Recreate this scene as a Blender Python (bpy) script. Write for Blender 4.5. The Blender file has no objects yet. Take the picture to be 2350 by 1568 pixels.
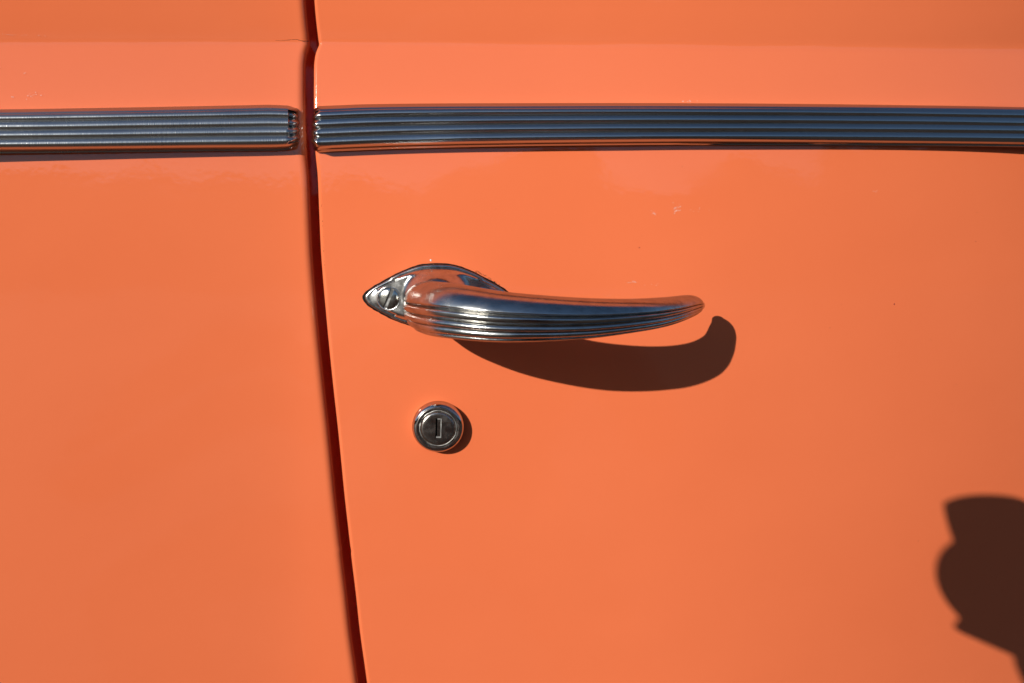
import bpy, bmesh, math, random
from math import sin, cos, pi, radians, sqrt, exp, atan2
from mathutils import Vector, noise
random.seed(7)

# ---------------------------------------------------------------- units
# All body work is drafted in millimetre-like draft units u (1 u = 0.1875 mm):
# X to the right, Y downwards, h outwards from the door skin.
S = 0.0001875
Z0 = 0.86                      # height above the ground of the draft origin (1175, 784)
FX, FY, DIST = 1030.0, 600.0, 1800.0      # where the lens stands: foot on the door skin and distance
SUN = (-0.806, -1.0, 0.443)    # towards the sun (world x, y, z)

def W(X, Y, h):
    return Vector(((X-1175.0)*S, -h*S, Z0+(784.0-Y)*S))

def U(xi, yi, h):
    """draft point at height h seen from the lens along the line to (xi, yi) on the skin plane"""
    k = (DIST-h)/DIST
    return (FX+(xi-FX)*k, FY+(yi-FY)*k, h)

# ---------------------------------------------------------------- camera, sky, sun, exposure
scn = bpy.context.scene
col = scn.collection
cd = bpy.data.cameras.new("lens_view"); cam = bpy.data.objects.new("lens_view", cd); col.objects.link(cam)
cam.location = W(FX, FY, DIST); cam.rotation_euler = (radians(90), 0, 0)
cd.sensor_width = 36.0; cd.lens = 36.0*DIST/2350.0
cd.shift_x = (1175.0-FX)/2350.0; cd.shift_y = -(784.0-FY)/2350.0
cd.clip_start = 0.01; cd.clip_end = 3000
cd.dof.use_dof = True; cd.dof.focus_distance = (DIST-130)*S; cd.dof.aperture_fstop = 11.0
scn.camera = cam

sl = sqrt(sum(c*c for c in SUN)); elev = math.asin(SUN[2]/sl); rot = atan2(SUN[0], SUN[1])
wd = bpy.data.worlds.new("World"); scn.world = wd; wd.use_nodes = True
nt = wd.node_tree; sky = nt.nodes.new("ShaderNodeTexSky"); sky.sky_type = 'NISHITA'; sky.sun_disc = False
sky.sun_elevation = elev; sky.sun_rotation = rot; sky.air_density = 1.0; sky.dust_density = 0.3; sky.ozone_density = 3.0
bg = nt.nodes["Background"]; bg.inputs[1].default_value = 0.082
nt.links.new(sky.outputs[0], bg.inputs[0])
sd = bpy.data.lights.new("sun", 'SUN'); sd.energy = 4.33; sd.angle = radians(0.53); sd.color = (1.0, 0.975, 0.885)
so = bpy.data.objects.new("sun", sd); col.objects.link(so)
so.rotation_euler = Vector(SUN).to_track_quat('Z', 'Y').to_euler(); so.location = (-3, -4, 3)
scn.view_settings.view_transform = 'Standard'; scn.view_settings.look = 'None'
scn.view_settings.exposure = 0.0; scn.view_settings.gamma = 1.0

# ---------------------------------------------------------------- materials
class NM:
    def __init__(s, name):
        s.m = bpy.data.materials.new(name); s.m.use_nodes = True
        s.t = s.m.node_tree; s.p = s.t.nodes["Principled BSDF"]
        s.tc = s.t.nodes.new("ShaderNodeTexCoord")
    def set(s, **k):
        for n, v in k.items(): s.p.inputs[n.replace('_', ' ')].default_value = v
        return s
    def noise(s, scale, detail=3, stretch=(1, 1, 1), rough=0.5, dist=0.0):
        mp = s.t.nodes.new("ShaderNodeMapping"); mp.inputs['Scale'].default_value = stretch
        s.t.links.new(s.tc.outputs['Object'], mp.inputs[0])
        n = s.t.nodes.new("ShaderNodeTexNoise"); n.inputs['Scale'].default_value = scale
        n.inputs['Detail'].default_value = detail; n.inputs['Roughness'].default_value = rough
        n.inputs['Distortion'].default_value = dist
        s.t.links.new(mp.outputs[0], n.inputs['Vector']); return n.outputs[0]
    def ramp(s, src, stops):
        r = s.t.nodes.new("ShaderNodeValToRGB"); e = r.color_ramp.elements
        while len(e) < len(stops): e.new(0.5)
        for el, (p, c) in zip(e, stops):
            el.position = p; el.color = (c, c, c, 1) if not isinstance(c, tuple) else (*c, 1)
        s.t.links.new(src, r.inputs[0]); return r.outputs[0]
    def math(s, op, a, b):
        n = s.t.nodes.new("ShaderNodeMath"); n.operation = op
        for i, v in enumerate((a, b)):
            if isinstance(v, (int, float)): n.inputs[i].default_value = v
            else: s.t.links.new(v, n.inputs[i])
        return n.outputs[0]
    def link(s, src, name): s.t.links.new(src, s.p.inputs[name]); return s
    def bump(s, src, strength, dist, prev=None, inp='Normal'):
        b = s.t.nodes.new("ShaderNodeBump"); b.inputs['Strength'].default_value = strength
        b.inputs['Distance'].default_value = dist
        s.t.links.new(src, b.inputs['Height'])
        if prev: s.t.links.new(prev, b.inputs['Normal'])
        s.t.links.new(b.outputs[0], s.p.inputs[inp]); return b.outputs[0]

def mk_paint():
    a = NM("orange_enamel")
    n = a.noise(9.0, 3, (1, 1, 1.4))
    a.link(a.ramp(n, [(0.3, (0.85, 0.182, 0.068)), (0.7, (0.87, 0.192, 0.074))]), 'Base Color')
    fine = a.noise(2600, 1); haze = a.noise(40, 5, (0.5, 1, 2.0), 0.65)
    a.link(a.ramp(haze, [(0.45, 0.045), (0.72, 0.10)]), 'Roughness')
    a.set(Specular_IOR_Level=0.55, IOR=1.57)
    # orange peel and the slow waviness of hand-beaten sheet
    b0 = a.bump(a.noise(7.0, 2, (1, 1, 1.8)), 1.0, 0.0009)
    b1 = a.bump(a.noise(34, 3, (1, 1, 1.5)), 1.0, 0.00012, b0)
    a.bump(a.noise(420, 2), 0.16, 0.00012, b1)
    return a.m
def mk_chrome(name, base, r0, r1, scale, stretch, bump, bscale, worn=None):
    a = NM(name); a.set(Metallic=1.0, Specular_Tint=(0.62, 0.60, 0.58, 1))
    n = a.noise(scale, 5, stretch, 0.65)
    a.link(a.ramp(n, [(0.35, r0), (0.68, r1)]), 'Roughness')
    m = a.noise(scale*2.3, 6, stretch, 0.7)
    dark = tuple(c*(0.96 if 'trim' in name else 0.72) for c in base)
    a.link(a.ramp(m, [(0.30, dark), (0.55, base), (1.0, tuple(min(1, c*1.1) for c in base))]), 'Base Color')
    b1 = a.bump(a.noise(bscale, 3, stretch, 0.6), bump, 0.00012)
    return a
def mk_strip(name, r0, r1):
    a = mk_chrome(name, (0.54, 0.54, 0.54), r0, r1, 60, (0.15, 1, 1), 0.05, 1700)
    prev = a.p.inputs['Normal'].links[0].from_socket
    a.bump(a.noise(3000, 2, (1, 0.04, 0.04)), 1.0, 0.00005, prev)
    return a.m
def mk_handle():
    a = mk_chrome("worn_handle_chrome", (0.56, 0.55, 0.53), 0.06, 0.17, 160, (0.6, 1, 1), 0.24, 2400)
    # plating rubbed dull towards the grip's thick end
    sx = a.t.nodes.new("ShaderNodeSeparateXYZ"); a.t.links.new(a.tc.outputs['Object'], sx.inputs[0])
    k = a.t.nodes.new("ShaderNodeMapRange"); k.inputs[1].default_value = (1020-1175)*S; k.inputs[2].default_value = (1330-1175)*S
    k.inputs[3].default_value = 0.11; k.inputs[4].default_value = 0.0
    a.t.links.new(sx.outputs[0], k.inputs[0])
    old = a.p.inputs['Roughness'].links[0].from_socket
    a.link(a.math('ADD', old, k.outputs[0]), 'Roughness')
    return a.m
PAINT = mk_paint()
HANDLE = mk_handle()
PLATE = mk_chrome("pitted_plate_chrome", (0.60, 0.585, 0.57), 0.15, 0.32, 120, (1, 1, 1), 0.25, 1500).m
STRIP = mk_strip("brushed_trim_metal", 0.17, 0.24)
STRIPL = mk_strip("weathered_trim_metal", 0.25, 0.32)
SCREW = mk_chrome("screw_steel", (0.60, 0.58, 0.53), 0.12, 0.25, 300, (1, 1, 1), 0.2, 3000).m
BEZEL = mk_chrome("lock_chrome", (0.66, 0.63, 0.60), 0.07, 0.16, 200, (1, 1, 1), 0.1, 2500).m
RING = mk_chrome("dull_lock_metal", (0.50, 0.45, 0.41), 0.20, 0.32, 250, (1, 1, 1), 0.15, 2500).m
PALE = mk_chrome("rubbed_pale_metal", (0.80, 0.78, 0.74), 0.42, 0.6, 300, (1, 1, 1), 0.3, 3000).m
def plain(name, c, r, spec=0.5, bs=None):
    a = NM(name); a.set(Specular_IOR_Level=spec)
    n = a.noise(bs or 300, 4)
    a.link(a.ramp(n, [(0.3, tuple(v*0.75 for v in c)), (0.7, tuple(min(1, v*1.2) for v in c))]), 'Base Color')
    a.set(Roughness=r); a.bump(n, 0.2, 0.0002); return a.m
RUBBER = plain("perished_rubber", (0.007, 0.006, 0.006), 0.8, 0.15, 900)
DARK = plain("recess_shade", (0.012, 0.011, 0.010), 0.7, 0.2)  # near-black that paints shade into the screw slot and keyway floors
CHIP_SPARKLE = plain("primer_sparkle", (0.75, 0.70, 0.66), 0.5, 0.4, 2500)  # bare primer in chips, also painted sun sparkle on scratched paint
CHIPR = plain("red_primer", (0.30, 0.015, 0.012), 0.5, 0.4, 2500)
CRACK = plain("crack_dirt", (0.03, 0.012, 0.01), 0.8, 0.1, 2500)
ASPH = plain("asphalt", (0.070, 0.046, 0.033), 0.85, 0.3, 60)
TREES = plain("dark_foliage", (0.050, 0.048, 0.030), 0.9, 0.1, 0.4)
BLACK = plain("black_plastic", (0.02, 0.02, 0.02), 0.5, 0.4, 500)
GLASS = plain("lens_glass", (0.01, 0.01, 0.015), 0.03, 0.6, 10)
CLOTH = plain("dark_cloth", (0.09, 0.085, 0.08), 0.9, 0.1, 120)
SKIN = plain("skin", (0.42, 0.23, 0.16), 0.55, 0.4, 60)

# ---------------------------------------------------------------- helpers
def link(name, verts, faces, mat, parent=None, smooth=True, sharp=None, recalc=True):
    me = bpy.data.meshes.new(name); me.from_pydata([tuple(v) for v in verts], [], faces); me.update()
    if recalc:
        bm = bmesh.new(); bm.from_mesh(me); bmesh.ops.remove_doubles(bm, verts=bm.verts, dist=1e-7)
        bmesh.ops.recalc_face_normals(bm, faces=bm.faces); bm.to_mesh(me); bm.free()
    if smooth:
        me.polygons.foreach_set("use_smooth", [True]*len(me.polygons))
        if sharp:
            me.set_sharp_from_angle(angle=radians(sharp))
    me.materials.append(mat)
    o = bpy.data.objects.new(name, me); col.objects.link(o)
    if parent: o.parent = parent
    return o
def grid(rows, closed_u=False, closed_v=False, cap=False):
    """rows: list of equal length point lists -> verts, faces"""
    n = len(rows[0]); V = [p for r in rows for p in r]; Fc = []
    R = len(rows)
    for i in range(R if closed_v else R-1):
        for j in range(n if closed_u else n-1):
            a = i*n+j; b = i*n+(j+1) % n; c = ((i+1) % R)*n+(j+1) % n; d = ((i+1) % R)*n+j
            Fc.append((a, b, c, d))
    if cap:
        Fc.append(tuple(range(n-1, -1, -1))); Fc.append(tuple((R-1)*n+j for j in range(n)))
    return V, Fc
def interp(tab, x):
    if x <= tab[0][0]: return tab[0][1]
    for (a, fa), (b, fb) in zip(tab, tab[1:]):
        if x <= b: return fa+(fb-fa)*(x-a)/(b-a)
    return tab[-1][1]
def sstep(a, b, x):
    t = min(1, max(0, (x-a)/(b-a))); return t*t*(3-2*t)
def smooth_tab(tab, x):
    """Catmull-Rom through a table"""
    n = len(tab)
    if x <= tab[0][0]: i = 0
    elif x >= tab[-1][0]: i = n-2
    else:
        i = 0
        while tab[i+1][0] < x: i += 1
    x1, y1 = tab[i]; x2, y2 = tab[i+1]
    def sl(k):
        if k == 0: return (tab[1][1]-tab[0][1])/(tab[1][0]-tab[0][0])
        if k == n-1: return (tab[-1][1]-tab[-2][1])/(tab[-1][0]-tab[-2][0])
        return (tab[k+1][1]-tab[k-1][1])/(tab[k+1][0]-tab[k-1][0])
    d = x2-x1; t = (x-x1)/d
    if t < 0 or t > 1:
        return y1+sl(i)*(x-x1) if t < 0 else y2+sl(i+1)*(x-x2)
    h00 = 2*t**3-3*t*t+1; h10 = t**3-2*t*t+t; h01 = -2*t**3+3*t*t; h11 = t**3-t*t
    return h00*y1+h10*d*sl(i)+h01*y2+h11*d*sl(i+1)

# ---------------------------------------------------------------- ground and far background
gm = [(-400, -400, 0), (400, -400, 0), (400, 400, 0), (-400, 400, 0)]
g = link("ground", gm, [(0, 1, 2, 3)], ASPH, smooth=False); g['kind'] = 'structure'
def skyline():
    prof = [(-180, 7), (-75, 8), (-48, 11.5), (-30, 9.2), (-22, 9.8), (-14, 8.6), (-8, 9.4), (-2, 8.6), (1, 8.2), (4, 12), (11, 12.3),
            (11.6, 7.6), (16, 7.2), (20, 7.4), (21, 8.6), (24, 9.0), (26, 10.6), (29, 10.2), (31, 8.4), (37, 8.0), (39, 10.5), (55, 11), (80, 9), (180, 7)]
    rows = []
    D = 34.0
    az = [-176+0.35*i for i in range(int(352/0.35)+1)]
    for dd, kk in ((0, 0), (0, 0.5), (0.3, 0.85), (1.0, 1.0), (3.0, 0.96), (6.0, 0.0)):
        r = []
        for a in az:
            e = interp(prof, a)
            e += 0.7*noise.noise(Vector((a*0.5, 3, 0)))+0.45*noise.noise(Vector((a*1.7, 9, 0)))
            Hh = 0.85+D*math.tan(radians(e))
            rr = D+dd+0.8*noise.noise(Vector((a*0.6, kk*3, 5)))
            r.append((rr*sin(radians(a)), -rr*cos(radians(a)), Hh*kk-0.2*(kk == 0)))
        rows.append(r)
    V, Fc = grid(rows)
    o = link("tree_line", V, Fc, TREES, recalc=False); o['kind'] = 'stuff'
skyline()

# ---------------------------------------------------------------- the car's skin
SLOPE = [(-1400, 1.5), (-900, 0.75), (-520, 0.15), (-330, -0.04), (-150, -0.10), (10, -0.12), (60, -0.16), (83, -0.18), (92, -0.02), (101, 0.095), (230, 0.085),
         (300, 0.045), (360, 0.028), (460, 0.018), (650, 0.0), (1000, -0.045), (1568, -0.105), (2400, -0.20), (3700, -0.42)]
G = {}
_y = -1400; _acc = 0.0; _lst = []
while _y <= 3700:
    _lst.append(_acc); _acc += interp(SLOPE, _y+0.5); _y += 1
_off = _lst[650+1400]
def gprof(Y):
    t = min(max(Y+1400, 0), len(_lst)-2); i = int(t); f = t-i
    return _lst[i]*(1-f)+_lst[i+1]*f-_off
def crown(X):  # both ends bent off the sun, shaped to darken like lens fall-off
    """how far the skin curves away along the car's length"""
    if X > 1480:
        d = X-1480.0; k = 1.3e-4
        return -k*d*d if d < 1500 else -k*1500*1500-2*k*1500*(d-1500)
    if X < 700:
        d = 700.0-X
        return 0.14*d*d/(d+150.0) if d < 1200 else 0.14*1200*1200/1350.0+0.01*(d-1200)
    return 0.0
def hp(X, Y):
    c = crown(X)
    yc = 15.0*max(0, X-760)/1590.0+508.0/1800.0*max(-260, min(160, c))
    Yw = Y-yc*exp(-((Y-92-yc)/150.0)**2)
    soft = sstep(1000, 2500, X)
    h = gprof(Yw)
    if soft > 0 and 40 < Yw < 150:
        hs = sum(gprof(Yw+d) for d in (-12, -6, 0, 6, 12))/5.0
        h = h*(1-soft)+hs*soft
    return h+c
EDGE = [(-900, 690), (-300, 712), (-60, 718.5), (0, 721.4), (30, 724.0), (58, 727.0), (84, 730.4), (95, 731.8), (104, 728.5), (118, 723.8), (140, 720.8), (165, 720.2), (245, 720.2),
        (349, 723.6), (401, 728.6), (470, 731.5), (590, 737), (760, 751.5), (880, 763.5), (1000, 776.5), (1147, 790.6), (1209, 797.4), (1264, 803.4), (1270, 804.5), (1276, 805.4), (1284, 805.2), (1378, 816), (1472, 825.6), (1568, 838), (1900, 880), (2600, 990), (3700, 1220)]
def edge_img(Y): return smooth_tab(EDGE, Y)
ys = []
y = -1300
while y < 3600:
    ys.append(y)
    if 20 <= y < 160: y += 3
    elif 1255 <= y < 1290: y += 4
    elif -100 <= y < 420: y += 10
    elif -300 <= y < 1700: y += 22
    else: y += 80
def panel(side):
    r = 9.0 if side > 0 else 17.0
    rows = []
    cols = [(0.0, -150.0, True), (0.0, -60.0, True), (0.0, -r-6, True)] if side < 0 else [(90.0, -135.0, True), (50.0, -16.0, True), (7.0, -14.0, True)]
    for k in range(0, 9):
        a = radians(90*k/8); cols.append((r*(1-cos(a)), -r*(1-sin(a)), True))
    d = r; st = 4.0
    ext = 3600 if side > 0 else 3200
    while d < ext:
        d += st; st = min(st*1.35, 45 if d < 1700 else 200)
        cols.append((d, 0.0, False))
    for Y in ys:
        yy = Y
        ei = edge_img(yy)
        if side < 0:
            ei -= 21.5
            ei += 1.4*exp(-((yy-97)/14.0)**2)*-1
        he = hp(740 if side > 0 else 690, yy)
        Xe = FX+(ei-FX)*(DIST-(he-6))/DIST
        row = []
        for (d, dh, _) in cols:
            X = Xe+d*side
            h = hp(X, yy)+dh
            if side < 0: h -= 2.0
            row.append(W(X, yy, h))
        rows.append(row)
    V, Fc = grid(rows)
    return V, Fc
car = bpy.data.objects.new("vintage_car", None); col.objects.link(car); car.location = (0, 0, 0)
car['label'] = "side of a glossy orange vintage car with chrome door handle and ribbed trim"
car['category'] = "car"
V, Fc = panel(-1); quarter = link("rear_side_panel", V, Fc, PAINT, car)
V, Fc = panel(1); door = link("door", V, Fc, PAINT, car)
# pillar behind the shut line
rows = []
for Y in range(-1300, 3601, 100):
    ei = edge_img(Y)
    rows.append([W(ei+x, Y, hp(730, Y)-140+dz) for x, dz in ((-900, -90), (-60, -8), (-8, 0), (10, 0), (160, -4), (900, -90))])
V, Fc = grid(rows); link("door_pillar", V, Fc, PAINT, car)

# ---------------------------------------------------------------- trim strips
def strip_section():
    """(v, h): v from 0 (upper edge) to 104 (lower edge) as drafted from the lens side"""
    P = [(1.5, -8), (1.0, 8), (1.6, 15), (3.6, 21), (4.6, 24), (7.5, 28.5), (10.2, 31)]
    val = [11, 28.5, 49, 69.5, 89]
    for a, b in zip(val, val[1:]):
        for k in range(0, 11):
            t = k/10.0
            if k == 10 and b != 89: continue
            u = (t-0.55)/(0.55 if t < 0.55 else 0.45)
            P.append((a+(b-a)*t, 31.0+4.6*(1-abs(u)**2.0)))
    P += [(90.4, 29.5), (92.0, 27.5), (94.5, 22), (96.6, 15), (97.8, 10), (98.8, 7.5), (100.2, 6.6), (103.0, 5.6), (104, 3.5), (104.2, -8)]
    return P
SEC = strip_section()
def strip(name, top, bot, x0, x1, endside, rad, label):
    n_end = 14
    xs = []
    # stations: fine in the rolled end, coarse elsewhere
    L = []
    for k in range(n_end+1):
        a = radians(90*k/n_end); L.append(rad*(1-cos(a)))
    d = rad; st = 4
    while d < abs(x1-x0):
        d += st; st = min(st*1.3, 60); L.append(d)
    rows = []
    for d in L:
        x = x0+endside*d
        t, b = smooth_tab(top, x), smooth_tab(bot, x)
        q = max(0.0, 1-d/rad); f = sqrt(max(0, 1-q*q)) if d < rad else 1.0
        row = []
        for i, (v, h) in enumerate(SEC):
            h = (1.25*(1-0.3*sstep(1400, 2350, x)) if endside > 0 else 1.10)*h if h > 0 else h; h += (v-52)*0.10*(h > 8)
            hh = h
            if d < rad:
                flute = 0.0
                if 11 <= v <= 89:
                    # the pressed-down end: ridges crimp in and out
                    flute = (h-43.0)
                hh = -8+(min(h, 43)+8)*f+flute*f*1.25
            xi = x
            if d < rad*1.2 and 11 <= v <= 89:
                xi += -endside*(h-44)*0.5*(1-sstep(0, rad*1.2, d))
            # corners of the end pulled in a touch
            c = abs(v-52)/52.0
            xi += endside*(7.0*max(0, c-0.55)/0.45)*(1-sstep(0, rad*1.5, d))
            vv = 52+(v-52)*(1-0.10*(1-sstep(0, rad*1.2, d)))
            yi = t+(b-t)*vv/104.0
            wob = 0.5*noise.noise(Vector((x*0.006, v*0.05, 3)))
            X, Y, h0 = U(xi, yi+wob*0.6, 0)
            base = hp(X, Y)
            if endside > 0: hh -= 7.0*exp(-((x-972)/24.0)**2-((v-79)/7.0)**2)
            p = U(xi, yi+wob*0.6, base+hh+wob)
            row.append(W(*p))
        rows.append(row)
    V, Fc = grid(rows)
    Fc.append(tuple(range(len(SEC))))
    o = link(name, V, Fc, STRIP if endside > 0 else STRIPL, car, sharp=50)
    if label: o['label'] = label
    return o
TOPR = [(700, 243.5), (760, 241.5), (830, 238.5), (940, 236.8), (1200, 235.8), (1500, 235.6), (1800, 237.3), (2000, 239.5), (2200, 242.5), (2350, 245.5), (2700, 253), (3600, 280)]
BOTR = [(700, 351), (740, 350), (830, 346.5), (940, 342.5), (1200, 337.5), (1500, 334.5), (1700, 333.8), (2000, 335), (2200, 336), (2350, 337.5), (2700, 342), (3600, 360)]
TOPL = [(-1500, 258), (-500, 253), (0, 250), (250, 246.5), (400, 243.8), (560, 240.6), (620, 239.5), (690, 243)]
BOTL = [(-1500, 362), (-500, 357), (0, 353), (250, 350.5), (480, 348), (620, 347), (660, 345), (690, 341)]
strip("trim_strip", TOPR, BOTR, 714.5, 3300, 1, 13, None)
strip("trim_strip", TOPL, BOTL, 691, -1400, -1, 26, None)

# ---------------------------------------------------------------- door handle
HV = [(1000.7, 679.9, 40.1, 44.1, 38.7), (982.3, 692.6, 119.2, 50.6, 49.1), (1002.8, 695.4, 197.3, 53.7, 54.5), (1048.9, 698.2, 259., 58.1, 53.6),
      (1142.4, 706.4, 296.3, 60.6, 47.8), (1270.5, 708.8, 299.7, 56.7, 40.), (1380., 705.7, 271.1, 43.9, 32.9), (1466.7, 701., 216.9, 30.1, 28.9),
      (1539.1, 693.8, 145.2, 23.3, 22.7), (1575.8, 696., 89.4, 12.3, 11.2)]
def catmull(V, n):
    P = [tuple(2*a-b for a, b in zip(V[0], V[1]))]+list(V)+[tuple(2*a-b for a, b in zip(V[-1], V[-2]))]
    out = []
    for i in range(len(V)-1):
        p0, p1, p2, p3 = P[i:i+4]
        for k in range(n):
            t = k/n
            out.append(tuple(.5*(2*b+(-a+c)*t+(2*a-5*b+4*c-d)*t*t+(-a+3*b-3*c+d)*t**3) for a, b, c, d in zip(p0, p1, p2, p3)))
    out.append(tuple(V[-1])); return out
GR = [radians(v) for v in (-9, 8.1, 26.9, 54.4)]
def groove(th):
    th = (th+pi) % (2*pi)-pi
    w = radians(7)
    if th < GR[0]: return max(0, 1-(GR[0]-th)/w)**2
    if th > GR[-1]: return max(0, 1-(th-GR[-1])/w)**2
    for a, b in zip(GR, GR[1:]):
        if a <= th <= b:
            t = (th-a)/(b-a); return 1-(4*t*(1-t))**0.75
    return 0
ths = []
for k in range(60): ths.append(radians(75+(360-95)*k/60))           # plain part
for k in range(90): ths.append(radians(-20+95*k/90))              # fluted part
def make_handle():
    C = catmull(HV, 14); n = len(C); rows = []
    T = []
    for i in range(n):
        a = C[max(0, i-1)]; b = C[min(n-1, i+1)]; t = Vector((b[0]-a[0], b[2]-a[2])); T.append(t.normalized())
    st = [(C[i], T[i], 1.0, 0.0) for i in range(n)]
    c, t = C[-1], T[-1]
    for k in range(1, 9):
        ph = radians(90*k/8)*0.985; st.append((c, t, cos(ph), sin(ph)*.9*c[4]))
    m = len(st)
    for i, (c, t, k, e) in enumerate(st):
        nn = Vector((-t[1], t[0])); s = i/(n-1)
        fade = sstep(0.06, 0.16, s)*(1-sstep(0.90, 1.0, s))
        row = []
        for th in ths:
            q = 1-(0.17-0.04*s)*groove(th)*fade
            a, b = c[3]*k*q, c[4]*k*q
            ct, st_ = cos(th), sin(th)
            if 0 < (th % (2*pi)) < pi/2:      # the lower front shoulder is squarer than an oval
                pw = 1-0.27*sstep(0.05, 0.2, s)*(1-sstep(0.72, 0.98, s))
                ct, st_ = max(0, ct)**pw, max(0, st_)**pw
            row.append(W(c[0]+t[0]*e+nn[0]*a*ct, c[1]+b*st_, c[2]+t[1]*e+nn[1]*a*ct))
        rows.append(row)
    V, Fc = grid(rows, closed_u=True, cap=True)
    return link("door_handle", V, Fc, HANDLE, car, sharp=60)
handle = make_handle()
HALF = [(0, 605), (-39, 608), (-79, 622), (-109, 637), (-150, 660), (-165, 673), (-170, 681), (-167, 691), (-156, 703), (-119, 725), (-89, 738.5), (-55, 748), (0, 752)]
CX, CY = 1003.0, 679.0
def outline(n=96):
    pts = [(CX+x, yv) for x, yv in HALF]+[(CX-x, yv) for x, yv in HALF[-2:0:-1]]
    m = len(pts); dense = []
    for i in range(m):
        p0, p1, p2, p3 = pts[i-1], pts[i], pts[(i+1) % m], pts[(i+2) % m]
        for k in range(8):
            t = k/8
            dense.append(tuple(.5*(2*b+(-a+c)*t+(2*a-5*b+4*c-d)*t*t+(-a+3*b-3*c+d)*t**3) for a, b, c, d in zip(p0, p1, p2, p3)))
    return dense
OUT = outline()
def inset(p, d):
    v = Vector((p[0]-CX, p[1]-CY)); l = v.length
    # inset measured roughly along the outline's normal
    k = 1-d/max(40, l*(0.62 if abs(v.x) > 110 else 1.0))
    return (CX+v.x*k, CY+v.y*k)
def bump_h(x, y):
    r2 = ((x-CX)/160.0)**2+((y-CY)/66.0)**2
    e = sqrt(((x-CX)/80.0)**2+((y-CY+2)/68.0)**2)
    return 24.0*max(0, 1-((x-CX)/158.0)**2)*min(1, 3*max(0, 1-r2))+44.0*(1-sstep(0.42, 1.0, e))
def make_plate():
    rows = []
    prof = [(2.8, -4), (2.8, 3.6), (3.4, 5.6), (5.2, 6.8), (7, 7.2), (8.5, 7.0), (10, 6.8)]
    for d, h in prof:
        rows.append([W(x, y, hp(x, y)+h) for x, y in (inset(p, d) for p in OUT)])
    N = 22
    for i in range(1, N+1):
        t = 1-i/(N+0.0)*0.86
        r = []
        for p in OUT:
            q = inset(p, 10); x = CX+(q[0]-CX)*t; y = CY+(q[1]-CY)*t
            r.append(W(x, y, 6.8+bump_h(x, y)))
        rows.append(r)
    V, Fc = grid(rows, closed_u=True)
    Fc.append(tuple((len(rows)-1)*len(OUT)+j for j in range(len(OUT))))
    return link("mounting_plate", V, Fc, PLATE, handle, sharp=60)
make_plate()
def make_gasket():
    rows = []
    for d, h in ((-0.9, -3), (-0.7, 1.6), (0.5, 2.6), (4, 2.8), (8, 2.0), (8, -3)):
        rows.append([W(x, y, hp(x, y)+h) for x, y in
                     (inset(p, d+1.2*noise.noise(Vector((p[0]*0.09, p[1]*0.09, 1)))*(d < 0)) for p in OUT)])
    V, Fc = grid(rows, closed_u=True)
    link("gasket", V, Fc, RUBBER, handle)
make_gasket()
def make_screw(cx, cy, hb, ang, tx=0.0):
    r = 24.5; sw = 4.6; rows = []
    qs = [-r*0.999, -r*.97, -r*.9, -r*.75, -r*.55, -r*.35, -sw-.6, -sw, -sw+.3, 0, sw-.3, sw, sw+.6, r*.35, r*.55, r*.75, r*.9, r*.97, r*.999]
    ca, sa = cos(ang), sin(ang)
    for q in qs:
        L = sqrt(r*r-q*q); row = []
        for k in range(-13, 14):
            p = L*sin(k/13*pi/2)
            rr = sqrt(p*p+q*q)/r
            h = 6.5*sqrt(max(0, 1-rr*rr*0.96))-1.0
            if abs(q) < sw-.1: h = -4.0
            if abs(k) == 13: h = -5
            x_, y_ = cx+p*ca-q*sa, cy+p*sa+q*ca
            row.append(W(x_, y_, hb+h+(x_-cx)*tx))
        rows.append(row)
    V, Fc = grid(rows)
    o = link("screw", V, Fc, SCREW, handle, sharp=35)
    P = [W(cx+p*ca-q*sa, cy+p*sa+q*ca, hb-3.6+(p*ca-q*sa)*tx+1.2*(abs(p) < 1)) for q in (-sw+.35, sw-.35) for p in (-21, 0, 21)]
    link("screw_slot_shade", P, [(0, 1, 4, 3), (1, 2, 5, 4)], DARK, handle)  # dark strip on the slot floor, its shade put in as colour
    # seat round the head
    rows = []
    for rr, h in ((24.2, -3), (24.4, 0.9), (26.2, 1.6), (27.8, 1.0), (28.2, -3)):
        rows.append([W(cx+rr*cos(2*pi*k/40), cy+rr*sin(2*pi*k/40), hb+h+rr*cos(2*pi*k/40)*tx) for k in range(40)])
    V, Fc = grid(rows, closed_u=True)
    link("screw_seat", V, Fc, PLATE, handle)
    return o
make_screw(893.5, 684.5, 19.0, radians(112), 0.16)
make_screw(1106, 681, 19.0, radians(60), -0.16)

# ---------------------------------------------------------------- door lock
LX, LY = 1005.6, 978.0
def lathe(prof, n=72, cx=LX, cy=LY, wob=0.0):
    rows = []
    for i, (r, h) in enumerate(prof):
        rows.append([W(cx+(r+wob*noise.noise(Vector((cos(2*pi*k/n)*3, sin(2*pi*k/n)*3, i*0.7))))*cos(2*pi*k/n),
                       cy+0.955*(r+wob*noise.noise(Vector((cos(2*pi*k/n)*3, sin(2*pi*k/n)*3, i*0.7))))*sin(2*pi*k/n), h+hl) for k in range(n)])
    return grid(rows, closed_u=True)
hl = hp(LX, LY)
V, Fc = lathe([(60.0, -8), (60.0, 8), (59.9, 14), (59.5, 18), (58.6, 22), (57.0, 25.8), (55.0, 28.6), (52.8, 30.4), (50.8, 31.2), (49.8, 31.3)])
lock = link("door_lock", V, Fc, BEZEL, car)
V, Fc = lathe([(50.0, 29.0), (49.6, 31.6), (48.4, 32.0), (46.0, 31.5), (43.8, 31.3), (42.6, 31.4)])
link("lock_ring", V, Fc, RING, lock, sharp=70)
V, Fc = lathe([(42.2, 31.2), (41.7, 31.9), (41.1, 31.7), (40.4, 29.5), (40.2, 22)], wob=1.3)
link("worn_rim", V, Fc, PALE, lock)
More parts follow.
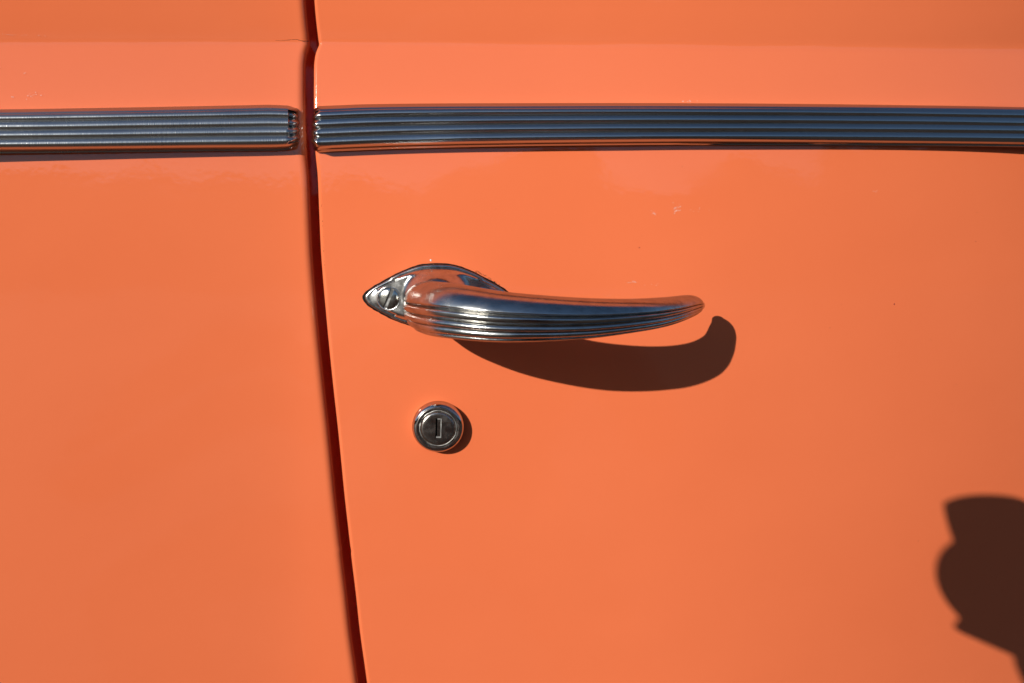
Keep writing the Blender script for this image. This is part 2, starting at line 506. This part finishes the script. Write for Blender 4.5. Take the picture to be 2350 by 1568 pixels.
def make_plug():
    n = 64; ang = radians(91.5); hw, hh = 6.6, 22.0; ox, oy = 1.0, -1.0
    prof = [(39.6, 20), (39.6, 30.5), (38.8, 33.6), (37.0, 35.3), (34.6, 35.9), (30.0, 36.1)]
    rows = [[W(LX+r*cos(2*pi*k/n), LY+0.955*r*sin(2*pi*k/n), h+hl) for k in range(n)] for r, h in prof]
    # keyway: rectangle sampled so that ring k pairs with a point on it
    def rect(k, sh=1.0):
        a = 2*pi*k/n; c, s_ = cos(a), sin(a)
        t = min(hw/max(1e-6, abs(c)), hh/max(1e-6, abs(s_)))
        x, y = c*t, s_*t
        tl = radians(1.5)
        return LX+ox+x*cos(tl)-y*sin(tl), LY+oy+x*sin(tl)+y*cos(tl)
    # blend ring then the slot lip and walls
    for f in (0.35, 0.7):
        r = []
        for k in range(n):
            x0, y0 = LX+30*cos(2*pi*k/n), LY+0.955*30*sin(2*pi*k/n); x1, y1 = rect(k)
            r.append(W(x0+(x1-x0)*f, y0+(y1-y0)*f, hl+36.2))
        rows.append(r)
    rows.append([W(*rect(k), hl+36.2) for k in range(n)])
    rows.append([W(*rect(k), hl+24.0) for k in range(n)])
    V, Fc = grid(rows, closed_u=True)
    Fc.append(tuple((len(rows)-1)*n+k for k in range(n)))
    pl = link("lock_cylinder", V, Fc, RING, lock, sharp=40)
    # spring shutter filling most of the keyway
    def box(name, x0, x1, y0, y1, h0, h1, mat):
        tl = radians(1.5)
        P = []
        for h in (h0, h1):
            for x, y in ((x0, y0), (x1, y0), (x1, y1), (x0, y1)):
                P.append(W(LX+ox+x*cos(tl)-y*sin(tl), LY+oy+x*sin(tl)+y*cos(tl), hl+h))
        o = link(name, P, [(0, 1, 2, 3), (4, 5, 6, 7), (0, 1, 5, 4), (1, 2, 6, 5), (2, 3, 7, 6), (3, 0, 4, 7)], mat, lock, smooth=False)
        return o
    box("keyway_shade", -6.5, 6.5, -21.9, 21.9, 24.1, 25.0, DARK)  # dark sheet at the keyway bottom, painting the shade of the hole
    box("keyway_shutter", -3.0, 4.6, -20.0, 19.0, 25.1, 33.0, RING)
    rimP = [(-6.6, -22), (6.6, -22), (6.6, 22), (-3.2, 22)]
    for (x0, x1, y0, y1) in ((4.7, 6.5, -21.8, 21.6), (-2.6, 4.6, -21.8, -20.2), (-4.8, 4.6, 19.2, 21.6)):
        box("keyway_edge", x0, x1, y0, y1, 25.2, 36.0, PALE)
make_plug()

# ---------------------------------------------------------------- marks in the paint
def chip(name, x, y, r, mat, parent, sq=1.0, seed=0):
    n = 9; P = []
    for k in range(n):
        a = 2*pi*k/n; rr = r*(0.75+0.5*noise.noise(Vector((cos(a)*2, sin(a)*2, seed*3.1)))+0.1)
        X, Y = x+rr*cos(a)*sq, y+rr*sin(a); P.append((X, Y))
    c = sum(p[0] for p in P)/n, sum(p[1] for p in P)/n
    V = [W(X, Y, hp(X, Y)+0.15) for X, Y in P]+[W(c[0]+(X-c[0])*.6, c[1]+(Y-c[1])*.6, hp(X, Y)+0.9) for X, Y in P]+[W(c[0], c[1], hp(*c)+1.0)]
    Fc = [(k, (k+1) % n, n+(k+1) % n, n+k) for k in range(n)]+[(n+k, n+(k+1) % n, 2*n) for k in range(n)]
    return link(name, V, Fc, mat, parent)
chip("paint_chip", 988.5, 597.5, 2.9, CHIP_SPARKLE, door, 1, 1)
chip("paint_chip", 2079, 700.5, 2.2, CHIPR, door, 0.9, 2)
chip("paint_chip", 1467, 568.5, 1.5, CHIPR, door, 0.9, 3)
chip("paint_chip", 2298, 552, 1.1, CHIPR, door, 0.9, 4)
def stuff_specks(name, spots, mat, parent):
    V = []; Fc = []
    for (x, y, r, q) in spots:
        n = 6; b = len(V)
        for k in range(n):
            a = 2*pi*k/n+q; X, Y = x+r*cos(a)*(1+0.5*sin(q*7)), y+r*sin(a); V.append(W(X, Y, hp(X, Y)+0.15))
        V.append(W(x, y, hp(x, y)+0.6)); Fc += [(b+k, b+(k+1) % n, b+n) for k in range(n)]
    o = link(name, V, Fc, mat, parent); o['kind'] = 'stuff'
sp = []
def cluster(cx, cy, sx, sy, n, r0, r1):
    for _ in range(n):
        sp.append((random.gauss(cx, sx), random.gauss(cy, sy), random.uniform(r0, r1), random.random()*6))
cluster(1502, 489, 4, 3, 12, .35, .9); cluster(1555, 480, 5, 6, 26, .35, 1.0); cluster(1590, 481, 16, 3, 10, .25, .5)  # pale flecks painted for the sun sparkle on a fine scratch
cluster(1452, 647, 5, 1.2, 6, .4, 1.0); cluster(1490, 652, 14, 2, 4, .3, .5); cluster(1588, 229, 9, 1.5, 10, .4, .9)
cluster(2040, 437, 6, 2, 5, .3, .7)
stuff_specks("paint_speck", sp, CHIP_SPARKLE, door)
sp = []
for _ in range(34):                      # ragged paint along the upper right of the handle plate
    t = random.random(); x = 1092+62*t; yv = 624.0+41*t**1.25
    sp.append((x+random.gauss(1.0, 1.2), yv+random.gauss(-1.0, 1.2), random.uniform(.5, 1.5), random.random()*6))
for _ in range(16):
    t = random.random(); sp.append((737+t*9+random.gauss(1.2, .5), 470+t*190, random.uniform(.3, .7), random.random()*6))
for _ in range(30): sp.append((random.uniform(760, 2340), random.uniform(110, 1540), random.uniform(.3, .65), random.random()*6))
sp = [q for q in sp if not (226 < q[1] < 360 or (830 < q[0] < 1700 and 600 < q[1] < 900 and q[2] < .5))]
stuff_specks("paint_speck", sp, CRACK, door)
sp = []
cluster(50, 95, 45, 1.0, 24, .3, .7); cluster(85, 180, 2, 1.5, 3, .4, .9); cluster(32, 171, 3, 2, 4, .3, .8); cluster(105, 230, 10, 4, 14, .3, .8); cluster(65, 236, 4, 1, 4, .4, .8)
stuff_specks("paint_speck", sp, CHIP_SPARKLE, quarter)
def crack():
    pts = [(632, 92.6), (645, 93.4), (656, 92.4), (668, 91.0), (681, 90.6), (689, 92.8), (697, 94.2), (703, 93.8), (708, 94.0)]
    rows = []
    for i, (x, y) in enumerate(pts):
        w = 0.2+0.5*i/len(pts)
        X, Y, _ = U(x, y, hp(x, y)); h = hp(X, Y)-2
        if X > 698: h -= (X-698)*0.45
        rows.append([W(X, Y-w, h+0.1), W(X, Y, h+0.5), W(X, Y+w, h+0.1)])
    V, Fc = grid(rows); link("paint_crack", V, Fc, CRACK, quarter)
crack()

# ---------------------------------------------------------------- the photographer's camera (its lens hood throws the shadow lower right)
AX = Vector((130, 165, -1800)).normalized()          # draft axes X, Y, h
EX = Vector((1, 0, 130/1800.0)).normalized()
EY = AX.cross(EX); EY = EY if EY.y > 0 else -EY
CP = Vector((FX, FY, DIST))
def P3(r, phi, e):
    v = CP+EX*(r*cos(phi)-9)+EY*(r*sin(phi)-5)+AX*e
    return W(v.x, v.y, v.z)
def petal(phi):
    d = abs(((math.degrees(phi)+90) % 180)-90)        # angle from the left-right axis
    if d <= 29: return 174+34*(1-(d/29.0)**2)**0.8
    return 174+98*min(1, (d-29)/24.0)+(70 if sin(phi) > 0 else -26)*sstep(53, 90, d)
photo = bpy.data.objects.new("photo_camera", None); col.objects.link(photo); photo.location = (0, 0, 0)
photo['label'] = "black camera whose petal lens hood throws the rounded dark shadow at lower right"
photo['category'] = "camera"
n = 120
rows = [[P3(r, 2*pi*k/n, (petal(2*pi*k/n) if fr else e)) for k in range(n)] for r, fr, e in
        ((128, 0, 20), (178, 0, 130), (178.5, 1, 0), (181.5, 1, 0), (181.5, 0, 120), (160, 0, 30), (150, 0, 20))]
V, Fc = grid(rows, closed_u=True); link("lens_hood", V, Fc, BLACK, photo, sharp=40)
rows = [[P3(r, 2*pi*k/n, e) for k in range(n)] for r, e in ((140, 25), (155, 20), (158, -40), (158, -180), (165, -185), (165, -330), (155, -340), (155, -470))]
V, Fc = grid(rows, closed_u=True); link("lens_barrel", V, Fc, BLACK, photo, sharp=40)
rows = [[P3(r, 2*pi*k/n, e) for k in range(n)] for r, e in ((140, -90), (100, -70), (50, -62), (4, -60))]
V, Fc = grid(rows, closed_u=True); Fc.append(tuple(3*n+k for k in range(n))); link("front_lens", V, Fc, GLASS, photo)
def body_box(x0, x1, y0, y1, e0, e1, name, bev=14):
    bm = bmesh.new()
    vs = [bm.verts.new(W(*(CP+EX*x+EY*y+AX*e))) for e in (e0, e1) for x, y in ((x0, y0), (x1, y0), (x1, y1), (x0, y1))]
    for f in ((0, 1, 2, 3), (4, 5, 6, 7), (0, 1, 5, 4), (1, 2, 6, 5), (2, 3, 7, 6), (3, 0, 4, 7)): bm.faces.new([vs[i] for i in f])
    bmesh.ops.recalc_face_normals(bm, faces=bm.faces)
    bmesh.ops.bevel(bm, geom=bm.edges[:], offset=bev*S, segments=3, affect='EDGES')
    me = bpy.data.meshes.new(name); bm.to_mesh(me); bm.free(); me.materials.append(BLACK)
    o = bpy.data.objects.new(name, me); col.objects.link(o); o.parent = photo
body_box(-330, 330, -230, 250, -640, -460, "camera_body", 24)
body_box(-110, 110, -330, -225, -680, -470, "viewfinder", 22)
body_box(230, 345, -250, 250, -470, -330, "grip", 30)

# ---------------------------------------------------------------- the photographer, crouching behind the camera
def skin(name, verts, edges, radii, mat, root=0):
    me = bpy.data.meshes.new(name); me.from_pydata(verts, edges, [])
    o = bpy.data.objects.new(name, me); col.objects.link(o)
    me.materials.append(mat)
    sk = o.modifiers.new("skin", 'SKIN')
    for i, sv in enumerate(me.skin_vertices[0].data):
        sv.radius = (radii[i], radii[i]); sv.use_root = (i == root)
    o.modifiers.new("sub", 'SUBSURF').render_levels = 2
    sk.use_smooth_shade = True
    return o
def person():
    B = dict(pelvis=((0.0, -0.86, 0.36), .125), belly=((0, -0.83, 0.50), .12), chest=((0, -0.76, 0.66), .135), neck0=((0, -0.69, 0.80), .06), neck=((0, -0.665, 0.85), .052),
             headb=((0, -0.635, 0.91), .075), head=((0, -0.625, 0.985), .088), top=((0, -0.63, 1.045), .06),
             shl=((-.175, -0.72, 0.755), .062), ell=((-.30, -0.58, 0.57), .044), wrl=((-.115, -0.46, 0.745), .03), pal=((-.055, -0.425, 0.800), .028),
             shr=((.175, -0.72, 0.755), .062), elr=((.27, -0.62, 0.60), .044), wrr=((.095, -0.505, 0.80), .03), par=((.05, -0.475, 0.845), .028),
             hil=((-.10, -0.85, 0.34), .095), knl=((-.24, -0.50, 0.48), .062), anl=((-.21, -0.62, 0.09), .042), tol=((-.23, -0.46, 0.035), .034),
             hir=((.10, -0.85, 0.34), .095), knr=((.24, -0.50, 0.14), .062), anr=((.20, -0.95, 0.08), .042), tor=((.20, -1.0, 0.035), .034))
    E = "pelvis-belly belly-chest chest-neck0 neck0-neck neck-headb headb-head head-top chest-shl shl-ell ell-wrl wrl-pal chest-shr shr-elr elr-wrr wrr-par pelvis-hil hil-knl knl-anl anl-tol pelvis-hir hir-knr knr-anr anr-tor".split()
    names = list(B); verts = [B[k][0] for k in names]; rad = [B[k][1] for k in names]
    edges = [tuple(names.index(a) for a in e.split('-')) for e in E]
    def finger(base, pts, r=0.0085):
        i = names.index(base); prev = i
        for p in pts:
            verts.append(p); rad.append(r); edges.append((prev, len(verts)-1)); prev = len(verts)-1
    # left hand cups the lens barrel from below and the side
    for k in range(4):
        y = -0.405+0.021*k-0.035
        finger('pal', [(-.038, y+.012, .818), (-.0655+.003*k, y+.012, .868-.002*k), (-.060, y+.012, .888-.004*k)])
    finger('pal', [(-.042, -.365, .816), (-.0350, -.335, .845), (-.0340, -.322, .860), (-.0335, -.318, .868)], .0105)
    finger('pal', [(-.015, -.42, .822), (.010, -.412, .845), (.014, -.408, .862)], .0095)
    for k in range(4):
        z = .855+.02*k
        finger('par', [(.062, -.440, z), (.058, -.415, z), (.046, -.408, z)])
    finger('par', [(.030, -.475, .862), (.010, -.470, .868)], .0095)
    o = skin("person", verts, edges, rad, CLOTH)
    o['label'] = "crouching photographer in dark clothes holding the black camera"; o['category'] = "person"
person()
